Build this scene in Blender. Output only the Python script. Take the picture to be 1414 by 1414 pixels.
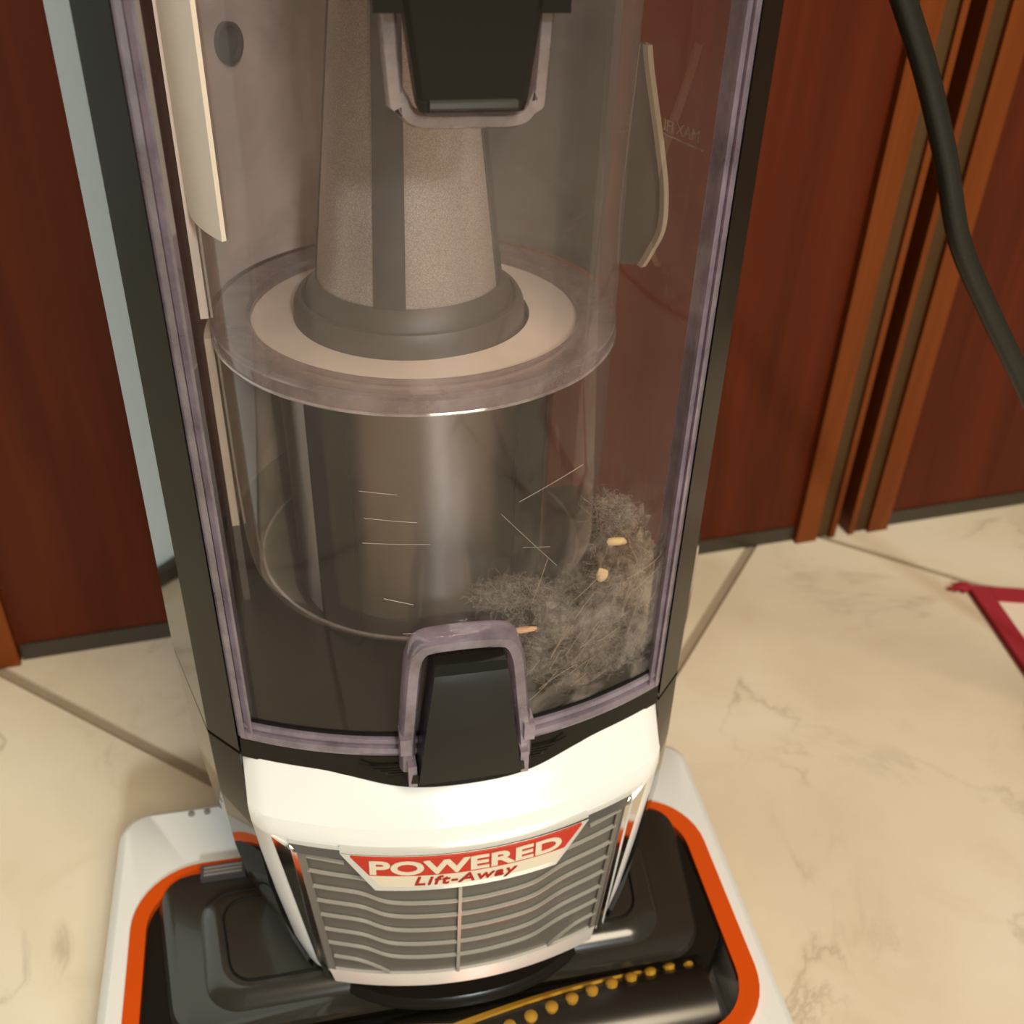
import bpy, bmesh, math, random
from mathutils import Vector, Matrix
random.seed(7)
for o in list(bpy.data.objects):
    bpy.data.objects.remove(o, do_unlink=True)
sc = bpy.context.scene
COL = sc.collection
PI = math.pi

# ------------------------------------------------------------------ camera
RV = ((0.9793121473946028, -0.08948630886157305, 0.18149357699847946),
      (-0.20025703335308254, -0.5574142782674718, 0.8057210702074111),
      (0.02906610668793169, -0.825397796768252, -0.5638028365768668))
cd = bpy.data.cameras.new('camera'); cam = bpy.data.objects.new('camera', cd); COL.objects.link(cam)
cd.sensor_width = 36.0; cd.lens = 36.0 * 1416 / 1414; cd.clip_start = 0.01
m = Matrix.Identity(4)
for i in range(3):
    m[i][0] = RV[i][0]; m[i][1] = -RV[i][1]; m[i][2] = -RV[i][2]
m[0][3], m[1][3], m[2][3] = -0.046092628, -0.293820409, 0.49
cam.matrix_world = m
cd.dof.use_dof = True; cd.dof.focus_distance = 0.335; cd.dof.aperture_fstop = 15
sc.camera = cam

# ------------------------------------------------------------------ world, lamps, exposure
w = bpy.data.worlds.new('world'); sc.world = w; w.use_nodes = True
bg = w.node_tree.nodes['Background']
bg.inputs[0].default_value = (1.0, 0.88, 0.72, 1); bg.inputs[1].default_value = 0.17
def area(name, loc, target, size, power, col, shape='DISK'):
    d = bpy.data.lights.new(name, 'AREA'); d.shape = shape; d.size = size; d.energy = power; d.color = col
    o = bpy.data.objects.new(name, d); COL.objects.link(o)
    o.location = loc
    o.rotation_euler = (Vector(target) - Vector(loc)).to_track_quat('-Z', 'Y').to_euler()
    return o
area('ceiling_lamp', (0.55, -1.5, 2.25), (0.1, 0.0, 0.1), 1.2, 68, (1.0, 0.85, 0.63))
area('hall_lamp', (0.52, -3.9, 2.35), (0.0, 0.0, 0.2), 0.4, 115, (0.86, 0.97, 1.0))
sc.view_settings.view_transform = 'Standard'; sc.view_settings.look = 'None'
sc.view_settings.gamma = 1.0; sc.view_settings.use_curve_mapping = False
sc.view_settings.exposure = -0.12
sc.cycles.use_denoising = True
sc.cycles.transparent_max_bounces = 32
sc.cycles.max_bounces = 10

# ------------------------------------------------------------------ materials
def newmat(name):
    mt = bpy.data.materials.new(name); mt.use_nodes = True
    nt = mt.node_tree; nt.nodes.clear()
    out = nt.nodes.new('ShaderNodeOutputMaterial')
    return mt, nt, out
def N(nt, t, **kw):
    n = nt.nodes.new('ShaderNode' + t)
    for k, v in kw.items(): setattr(n, k, v)
    return n
def coords(nt, scale=(1, 1, 1), world=False):
    mp = N(nt, 'Mapping'); mp.inputs['Scale'].default_value = scale
    if world:
        g = N(nt, 'NewGeometry'); nt.links.new(g.outputs['Position'], mp.inputs[0])
    else:
        g = N(nt, 'TexCoord'); nt.links.new(g.outputs['Object'], mp.inputs[0])
    return mp.outputs[0]
def noise(nt, co, scale, detail=4, rough=0.55, dist=0.0):
    n = N(nt, 'TexNoise'); n.inputs['Scale'].default_value = scale; n.inputs['Detail'].default_value = detail
    n.inputs['Roughness'].default_value = rough; n.inputs['Distortion'].default_value = dist
    nt.links.new(co, n.inputs['Vector']); return n.outputs['Fac']
def ramp(nt, fac, stops):
    r = N(nt, 'ValToRGB'); e = r.color_ramp.elements
    while len(e) > 1: e.remove(e[-1])
    e[0].position = stops[0][0]; e[0].color = (*stops[0][1], 1)
    for p, c in stops[1:]:
        k = e.new(p); k.color = (*c, 1)
    nt.links.new(fac, r.inputs[0]); return r.outputs[0]
def mixc(nt, fac, a, b, mode='MIX'):
    x = N(nt, 'Mix', data_type='RGBA', blend_type=mode)
    for s, v in ((0, fac), (6, a), (7, b)):
        if isinstance(v, (int, float)): x.inputs[s].default_value = v
        elif isinstance(v, tuple): x.inputs[s].default_value = (*v, 1)
        else: nt.links.new(v, x.inputs[s])
    return x.outputs[2]
def bump(nt, h, strength, dist=0.001):
    b = N(nt, 'Bump'); b.inputs['Strength'].default_value = strength; b.inputs['Distance'].default_value = dist
    nt.links.new(h, b.inputs['Height']); return b.outputs[0]
def principled(nt, out, col, rough=0.4, metal=0.0, coat=0.0, spec=0.5, normal=None):
    b = N(nt, 'BsdfPrincipled')
    if isinstance(col, tuple): b.inputs['Base Color'].default_value = (*col, 1)
    else: nt.links.new(col, b.inputs['Base Color'])
    if isinstance(rough, (int, float)): b.inputs['Roughness'].default_value = rough
    else: nt.links.new(rough, b.inputs['Roughness'])
    b.inputs['Metallic'].default_value = metal; b.inputs['Coat Weight'].default_value = coat
    b.inputs['Coat Roughness'].default_value = 0.05
    b.inputs['Specular IOR Level'].default_value = spec
    if normal is not None: nt.links.new(normal, b.inputs['Normal'])
    nt.links.new(b.outputs[0], out.inputs[0]); return b
def plastic(name, col, rough, coat=0.0, metal=0.0, var=0.06, spec=0.5, nb=0.0, ns=300):
    mt, nt, out = newmat(name)
    co = coords(nt); f = noise(nt, co, 35, 3)
    c = mixc(nt, f, tuple(x * (1 - var) for x in col), tuple(min(1, x * (1 + var)) for x in col))
    nm = bump(nt, noise(nt, co, ns, 2), nb, 0.0004) if nb else None
    principled(nt, out, c, rough, metal, coat, spec, nm); return mt
def clear(name, tint, haze, hcol, rough=0.04, f0=0.05, smudge=25.0, lo=0.35, hi=0.7, stretch=(1, 1, 1), edge=0.0, hmin=0.5, film=0.0):
    """clear plastic sheet: transparent + surface reflection + a film of dust whose thickness varies"""
    mt, nt, out = newmat(name); L = nt.links
    co = coords(nt, stretch)
    tr = N(nt, 'BsdfTransparent'); tr.inputs[0].default_value = (*tint, 1)
    df = N(nt, 'BsdfDiffuse'); df.inputs[0].default_value = (*hcol, 1)
    tl = N(nt, 'BsdfTranslucent'); tl.inputs[0].default_value = (*hcol, 1)
    hz = N(nt, 'MixShader'); hz.inputs[0].default_value = 0.4; L.new(df.outputs[0], hz.inputs[1]); L.new(tl.outputs[0], hz.inputs[2])
    mr = N(nt, 'MapRange'); L.new(noise(nt, co, smudge, 6, 0.6), mr.inputs[0])
    mr.inputs[1].default_value = lo; mr.inputs[2].default_value = hi
    mr.inputs[3].default_value = haze * hmin; mr.inputs[4].default_value = haze * 1.4
    hz_out = mr.outputs[0]
    if film:                                   # fine dust film clinging to the lower right of the cup
        sp = N(nt, 'SeparateXYZ'); L.new(coords(nt), sp.inputs[0])
        a = N(nt, 'MapRange', interpolation_type='SMOOTHSTEP'); L.new(sp.outputs[0], a.inputs[0])
        for k, q in zip((1, 2, 3, 4), (-0.02, 0.05, 0.0, 1.0)): a.inputs[k].default_value = q
        b = N(nt, 'MapRange', interpolation_type='SMOOTHSTEP'); L.new(sp.outputs[2], b.inputs[0])
        for k, q in zip((1, 2, 3, 4), (0.235, 0.31, 1.0, 0.0)): b.inputs[k].default_value = q
        c1 = N(nt, 'MapRange'); L.new(noise(nt, coords(nt), 55, 8, 0.68, 0.6), c1.inputs[0])
        for k, q in zip((1, 2, 3, 4), (0.42, 0.68, 0.0, film)): c1.inputs[k].default_value = q
        m_ = N(nt, 'Math', operation='MULTIPLY'); L.new(a.outputs[0], m_.inputs[0]); L.new(b.outputs[0], m_.inputs[1])
        m2_ = N(nt, 'Math', operation='MULTIPLY_ADD'); L.new(m_.outputs[0], m2_.inputs[0]); L.new(c1.outputs[0], m2_.inputs[1]); L.new(hz_out, m2_.inputs[2])
        hz_out = m2_.outputs[0]
    lw = N(nt, 'LayerWeight'); lw.inputs[0].default_value = 0.5
    # longer way through the sheet at a slant
    p2 = N(nt, 'Math', operation='POWER'); L.new(lw.outputs['Facing'], p2.inputs[0]); p2.inputs[1].default_value = 3.0
    ad = N(nt, 'Math', operation='MULTIPLY_ADD'); L.new(p2.outputs[0], ad.inputs[0]); ad.inputs[1].default_value = edge
    L.new(hz_out, ad.inputs[2]); ad.use_clamp = True
    m1 = N(nt, 'MixShader'); L.new(ad.outputs[0], m1.inputs[0]); L.new(tr.outputs[0], m1.inputs[1]); L.new(hz.outputs[0], m1.inputs[2])
    gl = N(nt, 'BsdfGlossy'); gl.inputs['Roughness'].default_value = rough
    p5 = N(nt, 'Math', operation='POWER'); L.new(lw.outputs['Facing'], p5.inputs[0]); p5.inputs[1].default_value = 5.0
    fr = N(nt, 'Math', operation='MULTIPLY_ADD'); L.new(p5.outputs[0], fr.inputs[0]); fr.inputs[1].default_value = 0.8; fr.inputs[2].default_value = f0
    m2 = N(nt, 'MixShader'); L.new(fr.outputs[0], m2.inputs[0]); L.new(m1.outputs[0], m2.inputs[1]); L.new(gl.outputs[0], m2.inputs[2])
    L.new(m2.outputs[0], out.inputs[0]); return mt
def wood(name, dark, light, rough=0.38, coat=0.0, s=1.0):
    mt, nt, out = newmat(name)
    co = coords(nt, (14 * s, 14 * s, 0.9 * s))
    f = noise(nt, co, 3.0, 8, 0.6, 0.6)
    co2 = coords(nt, (90 * s, 90 * s, 2.2 * s)); f2 = noise(nt, co2, 3.0, 3)
    c = ramp(nt, f, [(0.3, dark), (0.68, light)])
    c = mixc(nt, 0.12, c, ramp(nt, f2, [(0.35, dark), (0.7, light)]))
    principled(nt, out, c, rough, 0, coat, 0.15, bump(nt, f2, 0.03, 0.0005)); return mt

M = {}
M['black'] = plastic('glossy_black_plastic', (0.010, 0.0085, 0.006), 0.22, 0.0, spec=0.2)
M['post'] = plastic('polished_black_post', (0.009, 0.0075, 0.005), 0.04, 0.0, 0.0, 0.03, 0.8)
M['silver'] = plastic('satin_silver_frame', (0.74, 0.71, 0.65), 0.24, 0.0, 0.55, 0.02)
M['satin'] = plastic('satin_black_plastic', (0.020, 0.017, 0.012), 0.3, 0.1, nb=0.05)
M['tray'] = plastic('dark_tray_plastic', (0.024, 0.021, 0.015), 0.2, 0.3)
M['white'] = plastic('ivory_plastic', (0.74, 0.73, 0.695), 0.22, 0.2, 0.0, 0.015)
M['chrome'] = plastic('chrome_plating', (0.78, 0.76, 0.72), 0.08, 0.0, 1.0, 0.02)
M['orange'] = plastic('candy_orange_trim', (1.0, 0.125, 0.008), 0.14, 0.6, 0.45, 0.05)
M['grille'] = plastic('grey_grille', (0.095, 0.088, 0.073), 0.5, 0, 0.0, 0.06, nb=0.2, ns=900)
M['bevel'] = plastic('grey_bevel', (0.20, 0.185, 0.16), 0.35, 0, 0.3)
M['slat'] = plastic('satin_silver_slat', (0.36, 0.34, 0.295), 0.3, 0, 0.25)
M['red'] = plastic('red_badge', (0.46, 0.030, 0.012), 0.4, 0.0, spec=0.25)
M['cream'] = plastic('cream_print', (0.66, 0.58, 0.44), 0.4, 0.0, spec=0.3)
M['redprint'] = plastic('red_print', (0.34, 0.016, 0.010), 0.5, spec=0.2)
M['grey'] = plastic('dusty_grey_plastic', (0.22, 0.19, 0.165), 0.5, 0, 0, 0.25)
M['collar'] = plastic('dusty_collar', (0.075, 0.064, 0.056), 0.45, 0, 0, 0.35)
M['beige'] = plastic('dust_coated_beige', (0.70, 0.60, 0.49), 0.6, 0, 0, 0.15)
M['innerwhite'] = plastic('pale_cream_plastic', (0.84, 0.74, 0.58), 0.4, 0.1, 0, 0.06)
M['hole'] = plastic('dark_port', (0.06, 0.055, 0.05), 0.6)
M['rib'] = plastic('purple_grey_rib', (0.05, 0.042, 0.044), 0.55, 0, 0, 0.3)
M['yellow'] = plastic('yellow_bristle', (0.80, 0.46, 0.04), 0.6)
M['brush'] = plastic('dark_brush_core', (0.02, 0.018, 0.016), 0.3)
M['cord'] = plastic('black_rubber_cord', (0.012, 0.011, 0.007), 0.36, nb=0.1, spec=0.35)
M['rugred'] = plastic('crimson_rug_border', (0.30, 0.012, 0.02), 0.95, nb=0.6, ns=700)
M['rugfield'] = plastic('cream_rug_field', (0.70, 0.58, 0.46), 0.95, nb=0.6, ns=700)
M['rugstripe'] = plastic('orange_rug_line', (0.62, 0.28, 0.12), 0.95, nb=0.6, ns=700)
M['crumb'] = plastic('tan_crumb', (0.62, 0.44, 0.22), 0.8, var=0.3, nb=0.4, ns=500)
M['crumb2'] = plastic('orange_tan_crumb', (0.55, 0.32, 0.17), 0.8, var=0.3, nb=0.4, ns=500)
M['dust'] = plastic('pale_grey_lint', (0.21, 0.18, 0.145), 0.95, var=0.3)
M['dust2'] = plastic('sandy_lint', (0.31, 0.23, 0.155), 0.95, var=0.35)
def shroudmat():
    mt, nt, out = newmat('perforated_metal_shroud'); co = coords(nt)
    b = principled(nt, out, mixc(nt, noise(nt, co, 25, 4), (0.24, 0.22, 0.20), (0.34, 0.315, 0.29)), 0.36, 1.0)
    b.inputs['Anisotropic'].default_value = 0.9; b.inputs['Anisotropic Rotation'].default_value = 0.25
    tg = N(nt, 'Tangent'); tg.direction_type = 'RADIAL'; tg.axis = 'Z'
    nt.links.new(tg.outputs[0], b.inputs['Tangent']); return mt
M['shroud'] = shroudmat()
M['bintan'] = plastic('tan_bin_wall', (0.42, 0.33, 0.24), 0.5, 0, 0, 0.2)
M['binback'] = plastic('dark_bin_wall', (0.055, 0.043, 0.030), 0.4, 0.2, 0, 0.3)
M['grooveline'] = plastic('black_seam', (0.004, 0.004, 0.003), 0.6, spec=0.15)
M['cup'] = clear('clear_cup_plastic', (0.95, 0.92, 0.925), 0.032, (0.55, 0.47, 0.42), 0.03, 0.028, 18, 0.35, 0.7, edge=0.08, film=0.42)
M['cyl'] = clear('clear_cyclone_plastic', (0.95, 0.925, 0.93), 0.10, (0.58, 0.51, 0.44), 0.06, 0.04, 22, 0.35, 0.7, edge=0.4)
M['cyllow'] = clear('clear_lower_cylinder', (0.92, 0.89, 0.88), 0.02, (0.50, 0.43, 0.36), 0.05, 0.035, 22, 0.35, 0.7, edge=0.4)
M['edge'] = clear('purple_clear_edge', (0.62, 0.54, 0.60), 0.46, (0.54, 0.45, 0.53), 0.08, 0.11, 60, 0.3, 0.7, edge=0.2)
M['ring'] = clear('purple_clear_ring', (0.72, 0.64, 0.65), 0.42, (0.52, 0.43, 0.42), 0.1, 0.08, 60, 0.3, 0.7, edge=0.2)
M['line'] = clear('moulding_edge', (0.9, 0.85, 0.85), 0.45, (0.72, 0.64, 0.60), 0.08, 0.2, 60)
M['window'] = clear('smoked_window', (0.72, 0.68, 0.62), 0.02, (0.2, 0.18, 0.15), 0.22, 0.04, 10)
M['print'] = clear('moulded_print', (0.9, 0.85, 0.85), 0.5, (0.75, 0.66, 0.60), 0.2, 0.05, 60)
M['scratch'] = clear('scratched_plastic', (0.95, 0.92, 0.9), 0.35, (0.6, 0.53, 0.45), 0.3, 0.15, 80)

def fluffmat(name, lo, hi):
    """loose lint: patchy, thin towards its outline"""
    mt, nt, out = newmat(name); L = nt.links; co = coords(nt)
    f = noise(nt, co, 190, 8, 0.7, 0.8); f2 = noise(nt, co, 700, 4, 0.7)
    df = N(nt, 'BsdfDiffuse'); L.new(ramp(nt, f2, [(0.3, lo), (0.7, hi)]), df.inputs[0])
    tr = N(nt, 'BsdfTransparent'); lw = N(nt, 'LayerWeight'); lw.inputs[0].default_value = 0.5
    p = N(nt, 'Math', operation='POWER'); L.new(lw.outputs['Facing'], p.inputs[0]); p.inputs[1].default_value = 1.6
    sb = N(nt, 'Math', operation='SUBTRACT'); L.new(f, sb.inputs[0])
    ml = N(nt, 'Math', operation='MULTIPLY'); L.new(p.outputs[0], ml.inputs[0]); ml.inputs[1].default_value = 0.30; L.new(ml.outputs[0], sb.inputs[1])
    mr = N(nt, 'MapRange'); L.new(sb.outputs[0], mr.inputs[0])
    for k, q in zip((1, 2, 3, 4), (0.36, 0.64, 0.0, 0.8)): mr.inputs[k].default_value = q
    m = N(nt, 'MixShader'); L.new(mr.outputs[0], m.inputs[0]); L.new(tr.outputs[0], m.inputs[1]); L.new(df.outputs[0], m.inputs[2])
    L.new(m.outputs[0], out.inputs[0]); return mt
M['dustcore'] = fluffmat('grey_dust_core', (0.07, 0.06, 0.048), (0.31, 0.265, 0.21))
M['dustcore2'] = fluffmat('sandy_dust_core', (0.10, 0.07, 0.045), (0.40, 0.29, 0.19))
def backmat():
    mt, nt, out = newmat('dusty_back_panel')
    co = coords(nt); f = noise(nt, co, 16, 6, 0.6, 0.5)
    g = N(nt, 'NewGeometry'); sx = N(nt, 'SeparateXYZ'); nt.links.new(coords(nt), sx.inputs[0])
    mr = N(nt, 'MapRange'); nt.links.new(sx.outputs[0], mr.inputs[0])       # more dirt has settled on the right half
    mr.inputs[1].default_value = -0.005; mr.inputs[2].default_value = 0.035; mr.inputs[3].default_value = -0.12; mr.inputs[4].default_value = 0.27
    ad = N(nt, 'Math', operation='ADD'); nt.links.new(f, ad.inputs[0]); nt.links.new(mr.outputs[0], ad.inputs[1])
    c = ramp(nt, ad.outputs[0], [(0.36, (0.74, 0.61, 0.50)), (0.52, (0.52, 0.435, 0.37)), (0.64, (0.13, 0.113, 0.105))])
    principled(nt, out, c, 0.55); return mt
M['back'] = backmat()
def meshmat():
    mt, nt, out = newmat('woven_filter_mesh')
    co = coords(nt)
    v = N(nt, 'TexVoronoi'); v.inputs['Scale'].default_value = 1900; nt.links.new(co, v.inputs['Vector'])
    c1 = ramp(nt, noise(nt, co, 30, 5), [(0.3, (0.52, 0.45, 0.375)), (0.7, (0.68, 0.60, 0.51))])
    c = mixc(nt, ramp(nt, v.outputs['Distance'], [(0.25, (0, 0, 0)), (0.6, (0.7, 0.7, 0.7))]), c1, (0.34, 0.295, 0.25))
    principled(nt, out, c, 0.3, 0.35, 0, 0.5, bump(nt, v.outputs['Distance'], 0.25, 0.0003)); return mt
M['mesh'] = meshmat()
def marble():
    mt, nt, out = newmat('beige_marble_tile')
    co = coords(nt, world=True)
    f = noise(nt, co, 5, 6, 0.55, 0.3)
    base = ramp(nt, f, [(0.3, (0.60, 0.485, 0.34)), (0.5, (0.70, 0.59, 0.435)), (0.72, (0.76, 0.665, 0.52))])
    v = noise(nt, co, 5.5, 7, 0.6, 1.2)
    s = N(nt, 'Math', operation='SUBTRACT'); nt.links.new(v, s.inputs[0]); s.inputs[1].default_value = 0.5
    a = N(nt, 'Math', operation='ABSOLUTE'); nt.links.new(s.outputs[0], a.inputs[0])
    vein = ramp(nt, a.outputs[0], [(0.0, (1, 1, 1)), (0.012, (0.35, 0.35, 0.35)), (0.03, (0, 0, 0))])
    msk = ramp(nt, noise(nt, co, 9, 3), [(0.45, (0, 0, 0)), (0.62, (0.55, 0.55, 0.55))])
    vm = mixc(nt, 1.0, vein, msk, 'MULTIPLY')
    c = mixc(nt, vm, base, (0.36, 0.28, 0.185))
    c = mixc(nt, ramp(nt, noise(nt, co, 14, 5, 0.6, 0.8), [(0.55, (0, 0, 0)), (0.75, (0.35, 0.35, 0.35))]), c, (0.55, 0.40, 0.235))
    principled(nt, out, c, 0.34, 0, 0.5, 0.3); return mt
M['tile'] = marble()
M['grout'] = plastic('tan_grout', (0.30, 0.225, 0.15), 0.9, var=0.15, nb=0.3)
M['door'] = wood('mahogany_panel', (0.052, 0.0080, 0.0020), (0.090, 0.0145, 0.0032))
M['stile'] = wood('orange_brown_moulding', (0.115, 0.025, 0.0040), (0.165, 0.038, 0.0062), 0.35, 0.0, 1.4)
M['strip'] = wood('dull_brown_inlay', (0.045, 0.021, 0.0065), (0.07, 0.034, 0.011), 0.5, 0.1)
M['plinth'] = plastic('dark_plinth', (0.030, 0.020, 0.011), 0.45, 0.1)
M['gap'] = plastic('dark_red_jamb', (0.035, 0.005, 0.002), 0.6)
M['wall'] = plastic('cool_white_wall', (0.80, 0.92, 0.96), 0.5, var=0.02)

# ------------------------------------------------------------------ object helpers
def link(name, me, mat=None, parent=None, smooth=True, deg=35):
    o = bpy.data.objects.new(name, me); COL.objects.link(o)
    if mat is not None:
        me.materials.clear(); me.materials.append(M[mat] if isinstance(mat, str) else mat)
    if parent is not None: o.parent = parent
    if smooth: smooth_by_angle(me, deg)
    return o
def smooth_by_angle(me, deg):
    bm = bmesh.new(); bm.from_mesh(me)
    for f in bm.faces: f.smooth = True
    lim = math.radians(deg)
    for e in bm.edges:
        e.smooth = not (len(e.link_faces) == 2 and e.calc_face_angle(0) > lim)
    bm.to_mesh(me); bm.free()
def finish(name, bm, mat, parent=None, bevel=0.0, seg=2, smooth=True, recalc=True, deg=35):
    if bevel:
        es = [e for e in bm.edges if len(e.link_faces) == 2 and e.calc_face_angle(0) > math.radians(28)]
        bmesh.ops.bevel(bm, geom=es, offset=bevel, segments=seg, profile=0.6, affect='EDGES', clamp_overlap=True)
    if recalc: bmesh.ops.recalc_face_normals(bm, faces=bm.faces[:])
    me = bpy.data.meshes.new(name); bm.to_mesh(me); bm.free()
    return link(name, me, mat, parent, smooth, deg)
def tag(o, label=None, cat=None, group=None, kind=None):
    if label: o['label'] = label
    if cat: o['category'] = cat
    if group: o['group'] = group
    if kind: o['kind'] = kind
    return o
def empty(name, loc=(0, 0, 0)):
    o = bpy.data.objects.new(name, None); COL.objects.link(o); o.location = loc; o.empty_display_size = 0.05; return o
def loft(bm, rings, cap=True, closed=True):
    vs = [[bm.verts.new(p) for p in r] for r in rings]
    n = len(rings[0])
    for a, b in zip(vs, vs[1:]):
        for i in range(n if closed else n - 1):
            j = (i + 1) % n
            bm.faces.new((a[i], a[j], b[j], b[i]))
    if cap and closed:
        bm.faces.new(vs[0][::-1]); bm.faces.new(vs[-1])
    return vs
def box(bm, x0, x1, y0, y1, z0, z1, mtx=None):
    ps = [(x0, y0), (x1, y0), (x1, y1), (x0, y1)]
    vs = loft(bm, [[Vector((x, y, z0)) for x, y in ps], [Vector((x, y, z1)) for x, y in ps]])
    if mtx is not None:
        for r in vs:
            for v in r: v.co = mtx @ v.co
def circle(cx, cy, r, z, n=64, a0=0.0, a1=2 * PI, closed=True):
    k = n if closed else n + 1
    return [Vector((cx + r * math.cos(a0 + (a1 - a0) * i / n), cy + r * math.sin(a0 + (a1 - a0) * i / n), z)) for i in range(k)]
def lathe(bm, cx, cy, prof, n=64, loop=False):
    rings = [circle(cx, cy, r, z, n) for r, z in prof]
    if loop: rings = rings + [rings[0]]
    if not loop: return loft(bm, rings, cap=False)
    vs = [[bm.verts.new(p) for p in r] for r in rings[:-1]]; vs.append(vs[0])
    for a, b in zip(vs, vs[1:]):
        for i in range(n):
            j = (i + 1) % n; bm.faces.new((a[i], a[j], b[j], b[i]))
def tube(bm, pts, r, n=8, cap=True):
    pts = [Vector(p) for p in pts]; rings = []
    up = Vector((0.3, 0.2, 0.93))
    for i, p in enumerate(pts):
        t = (pts[min(i + 1, len(pts) - 1)] - pts[max(i - 1, 0)]).normalized()
        u = up - t * up.dot(t)
        if u.length < 1e-4: u = Vector((1, 0, 0)) - t * t.x
        u.normalize(); v = t.cross(u); up = u
        rr = r[i] if isinstance(r, list) else r
        rings.append([p + (u * math.cos(2 * PI * k / n) + v * math.sin(2 * PI * k / n)) * rr for k in range(n)])
    loft(bm, rings, cap)
def smoothpath(pts, k=8):
    pts = [Vector(p) for p in pts]; out = []
    P = [pts[0] * 2 - pts[1]] + pts + [pts[-1] * 2 - pts[-2]]
    for i in range(1, len(P) - 2):
        for j in range(k):
            t = j / k; a, b, c, d = P[i - 1], P[i], P[i + 1], P[i + 2]
            out.append(0.5 * ((2 * b) + (c - a) * t + (2 * a - 5 * b + 4 * c - d) * t * t + (3 * b - a - 3 * c + d) * t ** 3))
    out.append(pts[-1]); return out
def rrect(x0, x1, y0, y1, r, n=8, taper=0.0):
    """rounded rectangle, counter-clockwise; taper narrows the front (y0) side"""
    pts = []
    for cx, cy, a in ((x1 - r, y0 + r, -PI / 2), (x1 - r, y1 - r, 0), (x0 + r, y1 - r, PI / 2), (x0 + r, y0 + r, PI)):
        for i in range(n + 1):
            t = a + PI / 2 * i / n
            pts.append([cx + r * math.cos(t), cy + r * math.sin(t)])
    xm = (x0 + x1) / 2
    for p in pts:
        k = 1 - taper * (y1 - p[1]) / (y1 - y0); p[0] = xm + (p[0] - xm) * k
    return pts
K = 3.0                                    # the whole front bows out: y = -off + K x^2
def ay(x, off): return -off + K * x * x
def cupw(z): return 0.0852 + 0.0003 * (z - 0.19) / 0.26
def slab(bm, TL, TR, BR, BL, off, th, nx=24, nz=1, offb=None):
    """a curved plate on the bowed front; corners are (x, z)"""
    F, B = [], []
    for j in range(nz + 1):
        t = j / nz
        l = (BL[0] + (TL[0] - BL[0]) * t, BL[1] + (TL[1] - BL[1]) * t); r = (BR[0] + (TR[0] - BR[0]) * t, BR[1] + (TR[1] - BR[1]) * t)
        fr, br = [], []; o_ = off if offb is None else offb + (off - offb) * t
        for i in range(nx + 1):
            s = i / nx; x = l[0] + (r[0] - l[0]) * s; z = l[1] + (r[1] - l[1]) * s
            fr.append(bm.verts.new((x, ay(x, o_), z))); br.append(bm.verts.new((x, ay(x, o_) + th, z)))
        F.append(fr); B.append(br)
    for j in range(nz):
        for i in range(nx):
            bm.faces.new((F[j][i], F[j][i + 1], F[j + 1][i + 1], F[j + 1][i])); bm.faces.new((B[j][i + 1], B[j][i], B[j + 1][i], B[j + 1][i + 1]))
        for i in (0, nx):
            bm.faces.new((F[j][i], F[j + 1][i], B[j + 1][i], B[j][i]))
    for i in range(nx):
        bm.faces.new((F[0][i], B[0][i], B[0][i + 1], F[0][i + 1])); bm.faces.new((F[nz][i], F[nz][i + 1], B[nz][i + 1], B[nz][i]))
def sweep(bm, prof, w, nx=48, zf=None):
    """profile of (off, z) points swept along the bowed front from -w to w"""
    rings = []
    for i in range(nx + 1):
        x = -w + 2 * w * i / nx
        rings.append([Vector((x, ay(x, o), z + (zf(x) if zf and k < zf.n else 0))) for k, (o, z) in enumerate(prof)])
    loft(bm, rings)
def ribbon(bm, path, h, off, depth):
    rings = []
    for x, z in path:
        rings.append([Vector((x, ay(x, off), z - h)), Vector((x, ay(x, off), z + h * 0.5)), Vector((x, ay(x, off - depth), z + h)), Vector((x, ay(x, off - depth), z - h))])
    loft(bm, rings)
def densify(path, n=4):
    out = []
    for a, b in zip(path, path[1:]):
        for i in range(n): out.append(tuple(p + (q - p) * i / n for p, q in zip(a, b)))
    return out + [path[-1]]

# ------------------------------------------------------------------ setting
TH = math.radians(4.5)
WM = Matrix.Rotation(TH, 4, 'Z')           # wall frame: x along the doors, y into them
WD = 0.3035
floor = tag(None or (lambda bm: (box(bm, -2.6, 2.9, -4.6, 0.9, -0.03, -0.0022), finish('floor', bm, 'grout', smooth=False))[1])(bmesh.new()), 'floor of large diagonal beige marble tiles with tan grout', kind='structure')
tp = 0.45
bm = bmesh.new(); box(bm, 0.0042, tp - 0.0042, 0.0042, tp - 0.0042, -0.012, 0.0)
tile0 = finish('tile', bm, 'tile', floor, 0.0012, 2)
RT = Matrix.Rotation(TH + PI / 4, 4, 'Z')
first = True
for i in range(-8, 8):
    for j in range(-8, 8):
        # tile axes: u = 45 deg, v = 135 deg in the wall frame
        c = RT @ Vector((0.0345 + tp * i + tp / 2, -0.012 + tp * j + tp / 2, 0))
        wc = WM.inverted() @ c
        if not (-2.0 < c.x < 2.3 and -3.6 < c.y and wc.y < 0.75): continue
        t = tile0 if first else tile0.copy()
        if not first: COL.objects.link(t)
        first = False
        t.matrix_parent_inverse = Matrix.Identity(4)
        t.matrix_world = RT @ Matrix.Translation((0.0345 + tp * i, -0.012 + tp * j, 0))

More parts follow.
